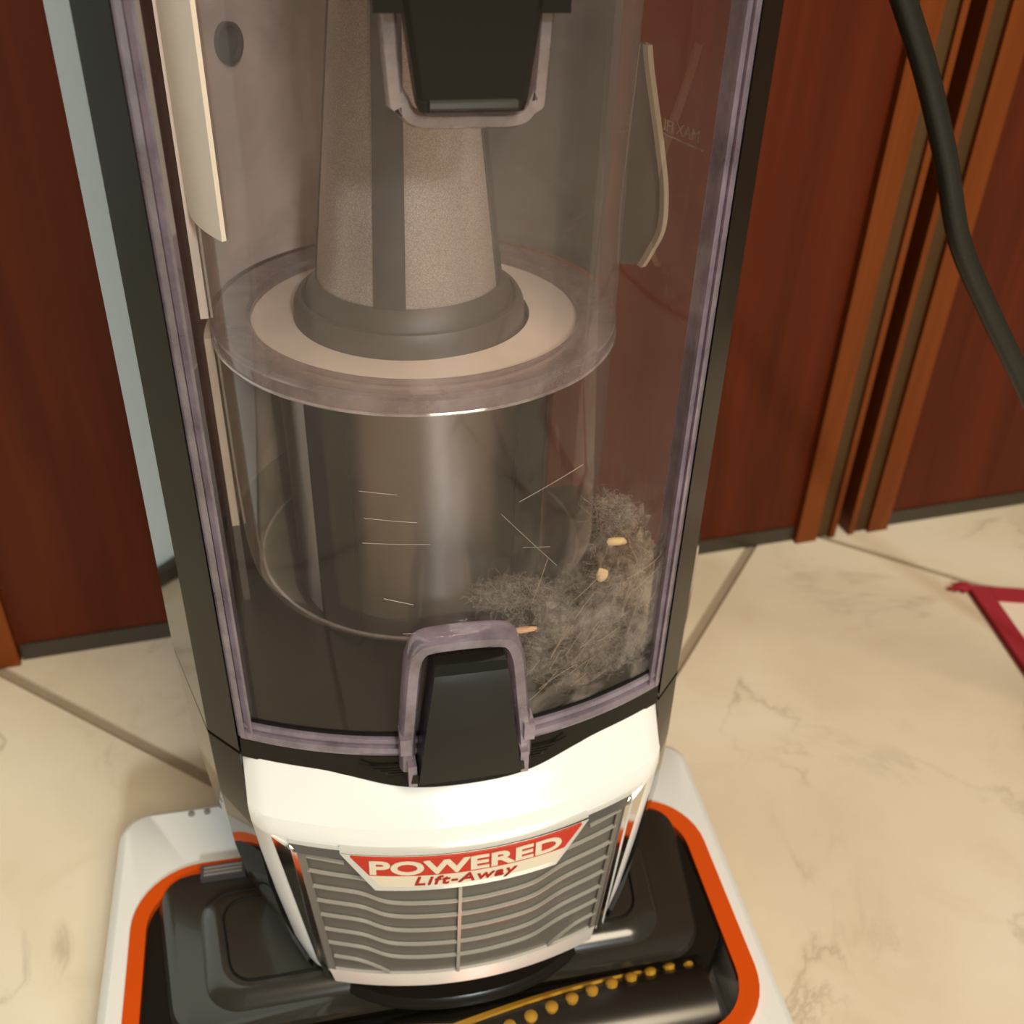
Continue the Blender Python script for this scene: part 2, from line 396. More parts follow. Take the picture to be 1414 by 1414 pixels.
def wbox(bm, a0, a1, n0, n1, z0, z1): box(bm, a0, a1, n0, n1, z0, z1, WM)
def door(idx, a0, a1, mould_left, mould_right, label):
    bm = bmesh.new(); wbox(bm, a0, a1, WD, WD + 0.03, 0.012, 2.05)
    d = tag(finish('door_%d' % idx, bm, 'door', None, 0.001, 1), label, kind='structure')
    bm = bmesh.new(); wbox(bm, a0 + 0.001, a1 - 0.001, WD - 0.0015, WD + 0.02, 0.0003, 0.0135)
    finish('plinth', bm, 'plinth', d)
    for side, edge, ok in ((1, a0, mould_left), (-1, a1, mould_right)):
        if not ok: continue
        # from the panel outwards: orange moulding, brown inlay, thin orange lip
        for nm, mt, u0, u1, pr in (('moulding', 'stile', 0.0, 0.0185, 0.007), ('inlay', 'strip', 0.0187, 0.0313, 0.003), ('lip', 'stile', 0.0315, 0.0365, 0.006)):
            bm = bmesh.new(); s0, s1 = edge - side * u0, edge - side * u1
            wbox(bm, min(s0, s1), max(s0, s1), WD - pr, WD + 0.03, 0.0004, 2.07)
            finish(nm, bm, mt, d, 0.0012, 2)
    return d
door(1, -0.2335, 0.3570, True, True, 'mahogany wardrobe door behind the vacuum cleaner')
door(2, 0.4430, 1.10, True, True, 'mahogany wardrobe door on the right above the rug')
bm = bmesh.new(); wbox(bm, -0.2698, 2.2, WD + 0.031, WD + 0.06, 0.0005, 2.1)
tag(finish('trim_1', bm, 'gap', None), 'dark red carcass behind the wardrobe doors', kind='structure')
bm = bmesh.new(); wbox(bm, -1.9, -0.2950, 0.300, 0.40, 0.0005, 2.4)
tag(finish('wall_back', bm, 'wall', None), 'cool white wall beyond the end of the wardrobe', kind='structure')

bm = bmesh.new(); wbox(bm, -1.9, -0.2950, 0.2920, 0.2995, 0.0005, 0.014)
tag(finish('baseboard_back', bm, 'plinth', None), 'low dark baseboard of the cool white wall', kind='structure')

# ------------------------------------------------------------------ vacuum cleaner
vac = tag(empty('vacuum_cleaner'), 'upright vacuum cleaner with clear dusty cup and orange trimmed white floor head', 'vacuum cleaner')

def facemat(o, s):
    """same polished plastic all round; slanting front gets a duller black to darken its reflection"""
    o.data.materials.append(M['black'])  # darker reflection on the front is put in by this duller material
    for p in o.data.polygons:
        if p.normal.y < -0.55: p.material_index = 1
# --- side posts: front face slants back, polished flank flares out
for s in (-1, 1):
    bm = bmesh.new(); rings = []
    for z, dzo in ((0.1832, 0.030), (0.30, 0), (0.45, 0), (0.60, 0)):
        t = (z - 0.183) / 0.267
        fi, fo, fy, co = 0.0862, 0.0985 - 0.0012 * t, 0.0112 - 0.0009 * t, 0.1087 - 0.0013 * t
        prof = [(fi, -0.001, 0), (fo, fy, dzo * 0.06), (co, 0.0310, dzo), (co - 0.004, 0.0335, dzo), (fi + 0.004, 0.026, 0), (fi, 0.018, 0)]
        rings.append([Vector((s * x, y, z + d)) for x, y, d in prof])
    loft(bm, rings); facemat(finish('side_post', bm, 'post', vac, deg=9), s)
    bm = bmesh.new(); rings = []
    for z, fi, y0, fo, fy, co, dzo in ((0.1812, 0.0862, -0.001, 0.0985, 0.0112, 0.1087, 0.030), (0.166, 0.0852, -0.0065, 0.0981, 0.0100, 0.1080, 0.018), (0.150, 0.0842, -0.0115, 0.0975, 0.0085, 0.1072, 0.008), (0.118, 0.0815, -0.0150, 0.0955, 0.0070, 0.1037, 0), (0.098, 0.0785, -0.0165, 0.0925, 0.0060, 0.1000, 0), (0.082, 0.0752, -0.0185, 0.0880, 0.0050, 0.0940, 0), (0.068, 0.0705, -0.0205, 0.0810, 0.0030, 0.0850, 0), (0.058, 0.0660, -0.0215, 0.0720, 0.0000, 0.0750, 0)):
        prof = [(fi, y0, 0), (fo, fy, dzo * 0.06), (co, 0.0315, dzo), (co - 0.004, 0.034, dzo), (fi - 0.003, 0.030, 0), (fi - 0.003, 0.012, 0)]
        rings.append([Vector((s * x, y, z + d)) for x, y, d in prof])
    loft(bm, rings); facemat(finish('lower_post', bm, 'post', vac, deg=9), s)

# --- dust cup: bowed front and clear side walls
cup = None
bm = bmesh.new(); rings = []
for z in (0.194, 0.25, 0.31, 0.37, 0.43, 0.60):
    wv = cupw(z) - 0.001; r = [Vector((-wv - 0.007, 0.145, z)), Vector((-wv - 0.003, 0.06, z)), Vector((-wv, 0.004, z))]
    for i in range(33):
        x = -wv + 2 * wv * i / 32; r.append(Vector((x, ay(x, 0.0205), z)))
    r += [Vector((wv, 0.004, z)), Vector((wv + 0.003, 0.06, z)), Vector((wv + 0.007, 0.145, z))]
    rings.append(r)
loft(bm, rings, cap=False, closed=False)
cup = finish('dust_cup', bm, 'cup', vac)
# floor plate of the cup
bm = bmesh.new(); ol = [(x, ay(x, 0.0195)) for x in [-0.083 + 0.166 * i / 24 for i in range(25)]] + [(0.09, 0.142), (-0.09, 0.142)]
loft(bm, [[Vector((x, y, z)) for x, y in ol] for z in (0.1925, 0.1985)]); finish('bin_floor', bm, 'satin', cup)
# vertical double edges
for s in (-1, 1):
    for a, b, f in ((0.0, 0.0029, 0.0), (0.0031, 0.0060, -0.0012)):
        bm = bmesh.new(); rings = []
        for z in (0.1915, 0.25, 0.35, 0.60):
            wv = cupw(z) + 0.0004; yb = ay(wv, 0.0217)
            rings.append([Vector((s * (wv - a), yb + f - 0.0008, z)), Vector((s * (wv - b), yb + f - 0.0022 - 0.5 * (b - a), z)), Vector((s * (wv - b), 0.007, z)), Vector((s * (wv - a), 0.009, z))])
        loft(bm, rings); finish('edge_strip', bm, 'edge', cup, 0.0006, 2)
# bottom rim in two ridges
for z0, z1, o in ((0.1903, 0.1950, 0.0232), (0.1953, 0.1990, 0.0222)):
    bm = bmesh.new(); sweep(bm, [(o, z0 + 0.0006), (o + 0.0006, (z0 + z1) / 2), (o, z1 - 0.0004), (0.0195, z1), (0.0195, z0)], 0.0846)
    finish('cup_rim', bm, 'edge', cup, 0.0004, 1)
# black lower seal line just inside the rim
bm = bmesh.new(); sweep(bm, [(0.0212, 0.1993), (0.0212, 0.2006), (0.0198, 0.2006), (0.0198, 0.1993)], 0.0805); finish('seal', bm, 'grooveline', cup)

CX, CY = -0.003, 0.0795
RC = 0.0772
# clear cyclone cylinder above the separator ring, and the clear skirt below it
bm = bmesh.new(); lathe(bm, CX, CY, [(RC, 0.331), (RC, 0.43), (RC, 0.60)], 96); finish('cyclone_cylinder', bm, 'cyl', cup)
bm = bmesh.new(); lathe(bm, CX, CY, [(0.0695, 0.2205), (0.0735, 0.2225), (0.0755, 0.229), (0.0763, 0.240), (0.0768, 0.27), (0.0770, 0.3245)], 96); finish('cyclone_skirt', bm, 'cyllow', cup)
bm = bmesh.new(); tube(bm, circle(CX, CY, 0.0695, 0.2205, 96) + [circle(CX, CY, 0.0695, 0.2205, 96)[0]], 0.0007, 6); finish('skirt_edge', bm, 'line', cup)
# separator ring: raised clear rim, dusty disc, collar
bm = bmesh.new(); lathe(bm, CX, CY, [(RC, 0.3247), (RC + 0.0004, 0.3300), (RC - 0.0015, 0.3315), (0.0645, 0.3315), (0.0630, 0.3300), (0.0630, 0.3265), (0.068, 0.3247)], 96, loop=True); finish('separator_ring', bm, 'ring', cup)
bm = bmesh.new(); tube(bm, circle(CX, CY, RC + 0.0003, 0.3248, 96) + [circle(CX, CY, RC + 0.0003, 0.3248, 96)[0]], 0.0006, 6); finish('ring_edge', bm, 'line', cup)
bm = bmesh.new(); lathe(bm, CX, CY, [(0.0632, 0.3278), (0.056, 0.3280), (0.044, 0.3288), (0.0439, 0.325), (0.0632, 0.325)], 96, loop=True); finish('separator_disc', bm, 'beige', cup)
CZ = (CX - 0.0025, CY)
bm = bmesh.new(); lathe(bm, *CZ, [(0.0448, 0.3270), (0.0440, 0.3345), (0.0425, 0.3372), (0.0410, 0.3375), (0.0400, 0.3360), (0.0388, 0.3400), (0.0352, 0.3440), (0.0345, 0.330)], 72, loop=True); finish('filter_collar', bm, 'collar', cup)
def cone_r(z): return 0.0346 - 0.118 * (z - 0.345)
bm = bmesh.new(); lathe(bm, *CZ, [(cone_r(z), z) for z in (0.342, 0.37, 0.40, 0.43, 0.46, 0.50, 0.58)], 72); finish('mesh_filter', bm, 'mesh', cup)
for deg in (-108, -18, 72, 162):
    a0 = math.radians(deg - 90)
    bm = bmesh.new(); rings = []
    for z in (0.341, 0.38, 0.42, 0.50, 0.575):
        r = cone_r(z) + 0.0008; hw = 0.0058 / r * (0.55 + 0.45 * r / 0.035)
        ring = []
        for rr, ks in ((r, range(-3, 4)), (r - 0.002, range(3, -4, -1))):
            for k in ks: ring.append(Vector((CZ[0] + rr * math.cos(a0 + hw * k / 3), CZ[1] + rr * math.sin(a0 + hw * k / 3), z)))
        rings.append(ring)
    loft(bm, rings); finish('filter_rib', bm, 'rib', cup)
# smoked shroud under the ring
bm = bmesh.new(); lathe(bm, CX, CY, [(0.050, 0.200), (0.0545, 0.206), (0.0550, 0.26), (0.0555, 0.3250)], 96); finish('shroud', bm, 'shroud', cup)
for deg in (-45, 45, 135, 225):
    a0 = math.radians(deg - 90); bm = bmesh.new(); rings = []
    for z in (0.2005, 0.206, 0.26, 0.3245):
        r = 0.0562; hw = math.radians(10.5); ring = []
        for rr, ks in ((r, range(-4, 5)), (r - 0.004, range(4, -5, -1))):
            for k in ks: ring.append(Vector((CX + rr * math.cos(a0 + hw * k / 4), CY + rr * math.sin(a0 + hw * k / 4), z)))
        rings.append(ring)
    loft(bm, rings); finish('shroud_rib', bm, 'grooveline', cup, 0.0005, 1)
# back panel: dusty rear half of the upper chamber, with its pale left flank and a round port
def shell(nm, mat, z0, z1, d0, d1, r=RC + 0.0006, th=0.003, n=40):
    bm = bmesh.new(); A, B = math.radians(d0), math.radians(d1)
    rings = []
    for i in range(n + 1):
        t = A + (B - A) * i / n; c, s_ = math.cos(t), math.sin(t)
        rings.append([Vector((CX + r * c, CY + r * s_, z0)), Vector((CX + (r + th) * c, CY + (r + th) * s_, z0)), Vector((CX + (r + th) * c, CY + (r + th) * s_, z1)), Vector((CX + r * c, CY + r * s_, z1))])
    loft(bm, rings); return finish(nm, bm, mat, cup)
shell('back_panel', 'back', 0.332, 0.60, 12, 184)
shell('flank_strip', 'innerwhite', 0.374, 0.60, 183, 213, RC + 0.0006, 0.0016)
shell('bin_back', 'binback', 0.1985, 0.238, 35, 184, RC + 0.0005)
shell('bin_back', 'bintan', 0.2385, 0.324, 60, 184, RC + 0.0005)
a = math.radians(143); pc = Vector((CX + RC * math.cos(a), CY + RC * math.sin(a), 0.417)); nrm = Vector((-math.cos(a), -math.sin(a), 0))
bm = bmesh.new(); q = nrm.to_track_quat('Z', 'Y').to_matrix().to_4x4()
rings = []
for r, d in ((0.0072, -0.001), (0.0072, 0.0018), (0.0060, 0.0018), (0.0056, 0.0002)):
    rings.append([pc + q.to_3x3() @ Vector((r * math.cos(2 * PI * i / 32), r * math.sin(2 * PI * i / 32), d)) for i in range(32)])
loft(bm, rings); finish('round_port', bm, 'hole', cup)
# curved pale air inlet at the right of the cylinder
rim = [(0.0800, 0.425), (0.0815, 0.4175), (0.0849, 0.4042), (0.0888, 0.389), (0.0920, 0.374), (0.0926, 0.3600), (0.0890, 0.3507), (0.0861, 0.3452)]
rim = [(p.x, p.z) for p in smoothpath([(x, 0, z) for x, z in rim], 5)]
bm = bmesh.new(); rings = []
for x, z in rim:
    rings.append([Vector((x - 0.0022, 0.0700, z)), Vector((x, 0.0712, z)), Vector((x - 0.0006, 0.076, z)), Vector((x - 0.0040, 0.0765, z))])
loft(bm, rings); ai = finish('air_inlet', bm, 'innerwhite', cup, 0.0005, 1)
bm = bmesh.new(); rings = []
for x, z in rim: rings.append([Vector((x - 0.0015, 0.0730, z)), Vector((x - 0.0015, 0.0752, z)), Vector((0.0745, 0.0752, z + 0.0012)), Vector((0.0745, 0.0730, z + 0.0012))])
loft(bm, rings); finish('inlet_plate', bm, 'grey', cup)

# clear surround of the release latch, with its little side clips
def strip_path(bm, path, wd, off, depth):
    P = [Vector((x, 0, z)) for x, z in path]; rings = []
    for i, p in enumerate(P):
        t = (P[min(i + 1, len(P) - 1)] - P[max(i - 1, 0)]).normalized(); nn = Vector((t.z, 0, -t.x))
        a, b = p + nn * wd / 2, p - nn * wd / 2
        am, bm_ = p + nn * wd * 0.3, p - nn * wd * 0.3
        rings.append([Vector((a.x, ay(a.x, off - depth), a.z)), Vector((a.x, ay(a.x, off - 0.002), a.z)), Vector((am.x, ay(am.x, off), am.z)), Vector((bm_.x, ay(bm_.x, off), bm_.z)), Vector((b.x, ay(b.x, off - 0.002), b.z)), Vector((b.x, ay(b.x, off - depth), b.z))])
    loft(bm, rings)
arch = [(-0.0228, 0.1875), (-0.0226, 0.200), (-0.0214, 0.215), (-0.0200, 0.232), (-0.0190, 0.2405), (-0.0168, 0.2465), (-0.0125, 0.2488), (-0.0, 0.2496), (0.0115, 0.2484), (0.0155, 0.2460), (0.0178, 0.2400), (0.0190, 0.2315), (0.0206, 0.215), (0.0222, 0.200), (0.0226, 0.1875)]
sm = [(p.x, p.z) for p in smoothpath([(x, 0, z) for x, z in arch], 4)]
bm = bmesh.new(); strip_path(bm, sm, 0.0058, 0.0285, 0.009)
for s in (-1, 1):
    box(bm, s * 0.0235 - 0.0020, s * 0.0235 + 0.0020, ay(0.0235, 0.0305), ay(0.0235, 0.022), 0.1985, 0.2065)
    box(bm, s * 0.0215 - 0.0016, s * 0.0215 + 0.0016, ay(0.0215, 0.0325), ay(0.0215, 0.024), 0.1835, 0.1945)
finish('latch_surround', bm, 'edge', cup, 0.0009, 2)
bm = bmesh.new(); tube(bm, smoothpath([(x, ay(x, 0.0285), z) for x, z in ((-0.009, 0.2405), (-0.005, 0.2428), (0.0, 0.2432), (0.006, 0.2420))], 4), 0.0011, 8); finish('latch_lip', bm, 'line', cup)
# black press latch
bm = bmesh.new()
rings = []
for z, hw, of in ((0.1872, 0.0196, 0.0340), (0.2370, 0.0136, 0.0342), (0.2412, 0.0130, 0.0338), (0.2444, 0.0126, 0.0322)):
    rings.append([Vector((-hw, ay(0, of), z)), Vector((hw, ay(0, of), z)), Vector((hw, ay(0, 0.021), z)), Vector((-hw, ay(0, 0.021), z))])
loft(bm, rings); lt = finish('release_latch', bm, 'black', vac, 0.0009, 3, deg=14)
bm = bmesh.new(); slab(bm, (-0.0215, 0.1900), (0.0212, 0.1900), (0.0216, 0.1858), (-0.0222, 0.1858), 0.0330, 0.012); finish('latch_foot', bm, 'black', lt, 0.0006, 2)

# upper carry handle tab and the clear recess around it
bm = bmesh.new(); rings = []
for z, hw, of in ((0.4262, 0.0118, 0.0262), (0.4275, 0.0134, 0.0290), (0.4305, 0.0140, 0.0300), (0.4450, 0.0160, 0.0300), (0.470, 0.0190, 0.0300), (0.59, 0.022, 0.0300)):
    rings.append([Vector((-hw, -of + 0.0015, z)), Vector((-hw + 0.0015, -of, z)), Vector((hw - 0.0015, -of, z)), Vector((hw, -of + 0.0015, z)), Vector((hw, -0.019, z)), Vector((-hw, -0.019, z))])
loft(bm, rings); ht = finish('handle_tab', bm, 'black', vac, 0.0006, 2, deg=14)
bm = bmesh.new(); rings = []
for z, d in ((0.4282, 0.0303), (0.4290, 0.0313), (0.4303, 0.0315), (0.4309, 0.0303)):
    rings.append([Vector((-0.0112, -d, z)), Vector((0.0110, -d, z)), Vector((0.0110, -0.028, z)), Vector((-0.0112, -0.028, z))])
loft(bm, rings); finish('grip_ridge', bm, 'post', ht, 0.0003, 2)
for s in (-1, 1):
    bm = bmesh.new(); box(bm, s * 0.0195 - 0.0045, s * 0.0195 + 0.0045, -0.0285, -0.020, 0.4500, 0.50); finish('tab_shoulder', bm, 'black', ht, 0.0008, 2)
rec = [(-0.0250, 0.59), (-0.0195, 0.4400), (-0.0174, 0.4300), (-0.0160, 0.4262), (-0.0122, 0.4241), (0.0, 0.4240), (0.0122, 0.4240), (0.0160, 0.4260), (0.0174, 0.4300), (0.0192, 0.4400), (0.0250, 0.59)]
bm = bmesh.new(); strip_path(bm, [(p.x, p.z) for p in smoothpath([(x, 0, z) for x, z in rec], 4)], 0.0044, 0.0238, 0.0035)
finish('handle_recess', bm, 'ring', cup, 0.0007, 2)

# MAX FILL moulded into the right wall, read through the cup from inside
def text(nm, body, size, mat, parent, place, extrude=0.0003, bold=0.0, shear=0.0, sx=1.0, spacing=1.0):
    cu = bpy.data.curves.new(nm, 'FONT'); cu.body = body; cu.size = size; cu.align_x = 'LEFT'; cu.align_y = 'BOTTOM_BASELINE'
    cu.extrude = extrude; cu.offset = bold; cu.shear = shear; cu.space_character = spacing; cu.resolution_u = 4
    o = bpy.data.objects.new(nm, cu); COL.objects.link(o)
    dg = bpy.context.evaluated_depsgraph_get(); me = bpy.data.meshes.new_from_object(o.evaluated_get(dg))
    bpy.data.objects.remove(o, do_unlink=True)
    xs = [v.co.x for v in me.vertices]; ys = [v.co.y for v in me.vertices]
    x0, x1, y0, y1 = min(xs), max(xs), min(ys), max(ys)
    for v in me.vertices: v.co = place((v.co.x - x0) / (x1 - x0), (v.co.y - y0) / (y1 - y0), v.co.z)
    return link(nm, me, mat, parent, smooth=False)
def wallx(y): return cupw(0.40) - 0.001 + (0.003 * (y - 0.004) / 0.056 if y < 0.06 else 0.003 + 0.004 * (y - 0.06) / 0.085)
text('fill_lettering', 'MAX FILL', 0.01, 'print', cup, lambda s, t, d: Vector((wallx(0.0315 + 0.049 * s) - 0.0006 - d, 0.0315 + 0.049 * s, 0.4024 - 0.0072 * s + 0.0038 * t)), 0.0001)
bm = bmesh.new(); tube(bm, [(wallx(0.027 + 0.056 * k / 8) - 0.0005, 0.027 + 0.056 * k / 8, 0.4010 - 0.0072 * k / 8) for k in range(9)], 0.0003, 6); finish('fill_line', bm, 'print', cup)

# scratches in the front
def onfront(px): return px
bm = bmesh.new()
for (x0, z0, x1, z1) in ((-0.034, 0.310, -0.022, 0.3085), (-0.033, 0.2995, -0.016, 0.2975), (-0.034, 0.2895, -0.012, 0.2885), (-0.022, 0.2500, 0.006, 0.2490), (0.018, 0.3020, 0.040, 0.3120), (0.020, 0.2830, 0.030, 0.2810), (-0.028, 0.266, -0.018, 0.263), (0.012, 0.298, 0.033, 0.272)):
    tube(bm, [(x0 + (x1 - x0) * t / 6, ay(x0 + (x1 - x0) * t / 6, 0.0207), z0 + (z1 - z0) * t / 6) for t in range(7)], 0.00013, 4)
sco = finish('scratches', bm, 'scratch', cup); tag(sco, kind='stuff')

# --- body below the cup
class ZF:
    n = 2
    def __call__(self, x): return -0.0035 * math.exp(-(x / 0.030) ** 4)
zf = ZF(); 
bm = bmesh.new(); rings = []
for i in range(65):
    x = -0.0852 + 0.1704 * i / 64; lo = 0.1812 - 0.0050 * math.exp(-(x / 0.040) ** 4)
    rings.append([Vector((x, ay(x, 0.0238 + (0.1812 - lo) * 0.6), lo)), Vector((x, ay(x, 0.0228), 0.1901)), Vector((x, 0.02, 0.1901)), Vector((x, 0.02, lo))])
loft(bm, rings); gb = finish('gasket_band', bm, 'black', vac, 0.0005, 1)
for s in (-1, 1):                                   # finger scoops beside the latch
    for k in range(5):
        bm = bmesh.new(); tube(bm, smoothpath([(s * x, ay(x, 0.0248), z - 0.0014 * k) for x, z in ((0.024, 0.1872), (0.030, 0.1866), (0.0365 - 0.002 * k, 0.1864), (0.041 - 0.0035 * k, 0.1876))], 4), 0.0005, 6); finish('scoop_ridge', bm, 'black', gb)
# white nose cover
bm = bmesh.new(); rings = []
for z, of, hw in ((0.0625, 0.0330, 0.0660), (0.0655, 0.0362, 0.0690), (0.080, 0.0362, 0.0740), (0.110, 0.0372, 0.0790), (0.140, 0.0384, 0.0828), (0.1560, 0.0394, 0.0842), (0.1580, 0.0398, 0.0844), (0.1620, 0.0388, 0.0848), (0.1652, 0.0378, 0.0850), (0.1660, 0.0366, 0.0850), (0.1690, 0.0338, 0.0851), (0.1735, 0.0298, 0.0853), (0.1800, 0.0250, 0.0855), (0.1820, 0.0236, 0.0855)):
    r = []
    for i in range(49):
        x = -hw + 2 * hw * i / 48
        # the middle of the upper edge dips to clear the latch
        zz = z - (0.0048 * math.exp(-(x / 0.040) ** 4) if z > 0.178 else (0.002 * math.exp(-(x / 0.040) ** 4) if z > 0.172 else 0))
        edge = max(0.0, abs(x) - hw + 0.007) / 0.007
        r.append(Vector((x, ay(x, of) + 0.004 * edge ** 2, zz)))
    r += [Vector((hw, 0.03, z)), Vector((-hw, 0.03, z))]
    rings.append(r)
loft(bm, rings); nose = finish('nose_cover', bm, 'white', vac)
# lower housing and neck behind the nose
bm = bmesh.new(); rings = []
for z, hw in ((0.060, 0.060), (0.085, 0.074), (0.12, 0.083), (0.19, 0.0855)):
    rings.append([Vector((x, y, z)) for x, y in rrect(-hw, hw, 0.027, 0.14, 0.02, 5)])
loft(bm, rings); finish('lower_housing', bm, 'satin', vac, 0.001, 1)
bm = bmesh.new(); loft(bm, [[Vector((x, y, z)) for x, y in rrect(-0.066, 0.066, -0.026, 0.10, 0.02, 5)] for z in (0.046, 0.0635)]); finish('neck', bm, 'satin', vac)

# grille
bm = bmesh.new(); slab(bm, (-0.0680, 0.1535), (0.0660, 0.1535), (0.0595, 0.0720), (-0.0615, 0.0720), 0.0398, 0.003, 32, 6)
gr = finish('grille', bm, 'grille', vac)
def xl(z): return -(0.0580 + 0.0075 * (z - 0.077) / 0.072)
OFS, SH, SD = 0.0414, 0.00042, 0.0014
def slat(path):
    sp = [(p.x, p.z) for p in smoothpath([(x, 0, z) for x, z in path], 6)]
    bm = bmesh.new(); ribbon(bm, sp, SH, OFS, SD); finish('slat', bm, 'slat', gr)
for zc in (0.1325, 0.1228, 0.1138, 0.1044, 0.0947, 0.0853):
    zl = zc + 0.0066; L = xl(zl)
    path = [(L, zl + 0.0012), (-0.0455, zl), (-0.0335, zc + 0.0012), (-0.015, zc), (0.0, zc - 0.0003), (0.010, zc), (0.026, zc + 0.0012), (0.040, zl), (-L - 0.0015, zl + 0.0012)]
    if zc > 0.13:
        slat(path[:2] + [(-0.0405, zl - 0.0018)]); slat([(0.0390, zl - 0.0018)] + path[7:])
    else: slat(path)
for sgn in (-1, 1):
    L = abs(xl(0.1490)); slat([(sgn * (L - 0.001), 0.1490), (sgn * 0.057, 0.1486), (sgn * 0.0500, 0.1478)])
    slat([(sgn * 0.0580, 0.0835), (sgn * 0.048, 0.0825), (sgn * 0.040, 0.0785), (sgn * 0.035, 0.0745)])
bm = bmesh.new(); slab(bm, (-0.0056, 0.1370), (-0.0042, 0.1370), (-0.0054, 0.0735), (-0.0068, 0.0735), OFS + 0.0003, 0.0018, 2, 6); finish('grille_rib', bm, 'slat', gr)
# chrome outline, grey inner bevel, satin lip
bm = bmesh.new()
slab(bm, (-0.0705, 0.1562), (0.0690, 0.1562), (0.0680, 0.1532), (-0.0690, 0.1532), 0.0415, 0.005, 36, 2, 0.0432)
slab(bm, (-0.0700, 0.1555), (-0.0678, 0.1535), (-0.0605, 0.0712), (-0.0628, 0.0702), 0.0426, 0.005, 3, 8, 0.0432)
slab(bm, (0.0660, 0.1535), (0.0682, 0.1555), (0.0605, 0.0702), (0.0582, 0.0712), 0.0426, 0.005, 3, 8, 0.0432)
finish('grille_frame', bm, 'chrome', gr, 0.0006, 2)
for x0, x1, x2, x3, sd in ((-0.0678, -0.0648, -0.0578, -0.0606, -1), (0.0630, 0.0660, 0.0583, 0.0555, 1)):
    bm = bmesh.new(); slab(bm, (x0, 0.1532), (x1, 0.1532), (x2, 0.0735), (x3, 0.0735), 0.0412, 0.003, 3, 8); finish('inner_bevel', bm, 'bevel', gr, 0.0005, 1)
bm = bmesh.new(); slab(bm, (-0.0606, 0.0738), (0.0582, 0.0738), (0.0560, 0.0682), (-0.0585, 0.0682), 0.0412, 0.006, 36, 2, 0.0432); finish('grille_lip', bm, 'silver', gr, 0.0010, 2)
for sgn in (-1, 1):
    bm = bmesh.new(); q = [(0.0770, 0.1560), (0.0700, 0.1520), (0.0628, 0.0715), (0.0655, 0.0725)]
    f = [Vector((sgn * x, ay(x, o), z)) for (x, z), o in zip(q, (0.0400, 0.0415, 0.0412, 0.0375))]
    loft(bm, [f, [p + Vector((0, 0.004, 0)) for p in f]]); finish('chrome_wing', bm, 'chrome', gr, 0.0004, 1)
# badge
bm = bmesh.new(); slab(bm, (-0.0512, 0.1574), (0.0480, 0.1574), (0.0345, 0.1360), (-0.0388, 0.1360), 0.0440, 0.005, 36, 3); finish('badge', bm, 'chrome', gr, 0.0007, 2)
bm = bmesh.new(); slab(bm, (-0.0475, 0.1564), (0.0447, 0.1564), (0.0376, 0.1459), (-0.0408, 0.1459), 0.0445, 0.001, 36); finish('badge_field', bm, 'red', gr)
bm = bmesh.new(); slab(bm, (-0.0407, 0.1458), (0.0375, 0.1458), (0.0335, 0.1392), (-0.0366, 0.1392), 0.0445, 0.001, 36); finish('badge_band', bm, 'cream', gr)
text('badge_lettering', 'POWERED', 0.01, 'cream', gr, lambda s, t, d: Vector((-0.0405 + 0.0765 * s, ay(-0.0405 + 0.0765 * s, 0.0448) - d, 0.1470 + 0.0082 * t)), 0.0002, 0.00028)
text('badge_script', 'Lift-Away', 0.01, 'redprint', gr, lambda s, t, d: Vector((-0.0235 + 0.0410 * s, ay(-0.0235 + 0.0410 * s, 0.0448) - d, 0.1388 + 0.0066 * t)), 0.0002, 0.00012, 0.22, spacing=1.12)

# --- floor head
FX = -0.0095
bm = bmesh.new(); rings = []
for z, hw, yr, rad, yf in ((0.004, 0.158, 0.104, 0.022, -0.125), (0.010, 0.1610, 0.106, 0.022, -0.125), (0.030, 0.1580, 0.099, 0.018, -0.125), (0.045, 0.1545, 0.0925, 0.015, -0.125), (0.0500, 0.1525, 0.0895, 0.014, -0.123), (0.0525, 0.1490, 0.086, 0.012, -0.120), (0.0520, 0.1365, 0.0460, 0.028, -0.0785), (0.0200, 0.1360, 0.0455, 0.028, -0.078)):
    rings.append([Vector((x + FX - 0.002 * (y < 0), y, z - 0.012 * max(0, -y) * (z > 0.03))) for x, y in rrect(-hw, hw, yf, yr, rad, 8, 0.02)])
loft(bm, rings); head = finish('floor_head', bm, 'white', vac)
def topz(y): return 0.0525 - 0.012 * max(0.0, -y)
def loop_band(bm, outer, inner, h0, h1):
    n = len(outer)
    O0 = [bm.verts.new((x, y, topz(y) + h0)) for x, y in outer]; O1 = [bm.verts.new((x * 0.998 + 0.002 * FX, y, topz(y) + h1)) for x, y in outer]
    I1 = [bm.verts.new((x, y, topz(y) + h1 * 0.8)) for x, y in inner]; I0 = [bm.verts.new((x, y, topz(y) + h0)) for x, y in inner]
    for i in range(n):
        j = (i + 1) % n
        bm.faces.new((O0[i], O0[j], O1[j], O1[i])); bm.faces.new((O1[i], O1[j], I1[j], I1[i])); bm.faces.new((I1[i], I1[j], I0[j], I0[i])); bm.faces.new((I0[i], I0[j], O0[j], O0[i]))
outer = [(x + FX, y) for x, y in rrect(-0.1425, 0.1425, -0.083, 0.0505, 0.032, 10, 0.015)]
inner = [(x + FX, y) for x, y in rrect(-0.1350, 0.1330, -0.0755, 0.0425, 0.025, 10, 0.015)]
bm = bmesh.new(); loop_band(bm, outer, inner, -0.003, 0.0016); finish('trim_ring', bm, 'orange', head, 0.0005, 2)
bm = bmesh.new(); loft(bm, [[Vector((x, y, z)) for x, y in [(x + FX, y) for x, y in rrect(-0.1348, 0.1328, -0.0395, 0.0424, 0.012, 6, 0.008)]] for z in (0.021, 0.0505)]); finish('insert_base', bm, 'black', head)
bm = bmesh.new(); rings = []
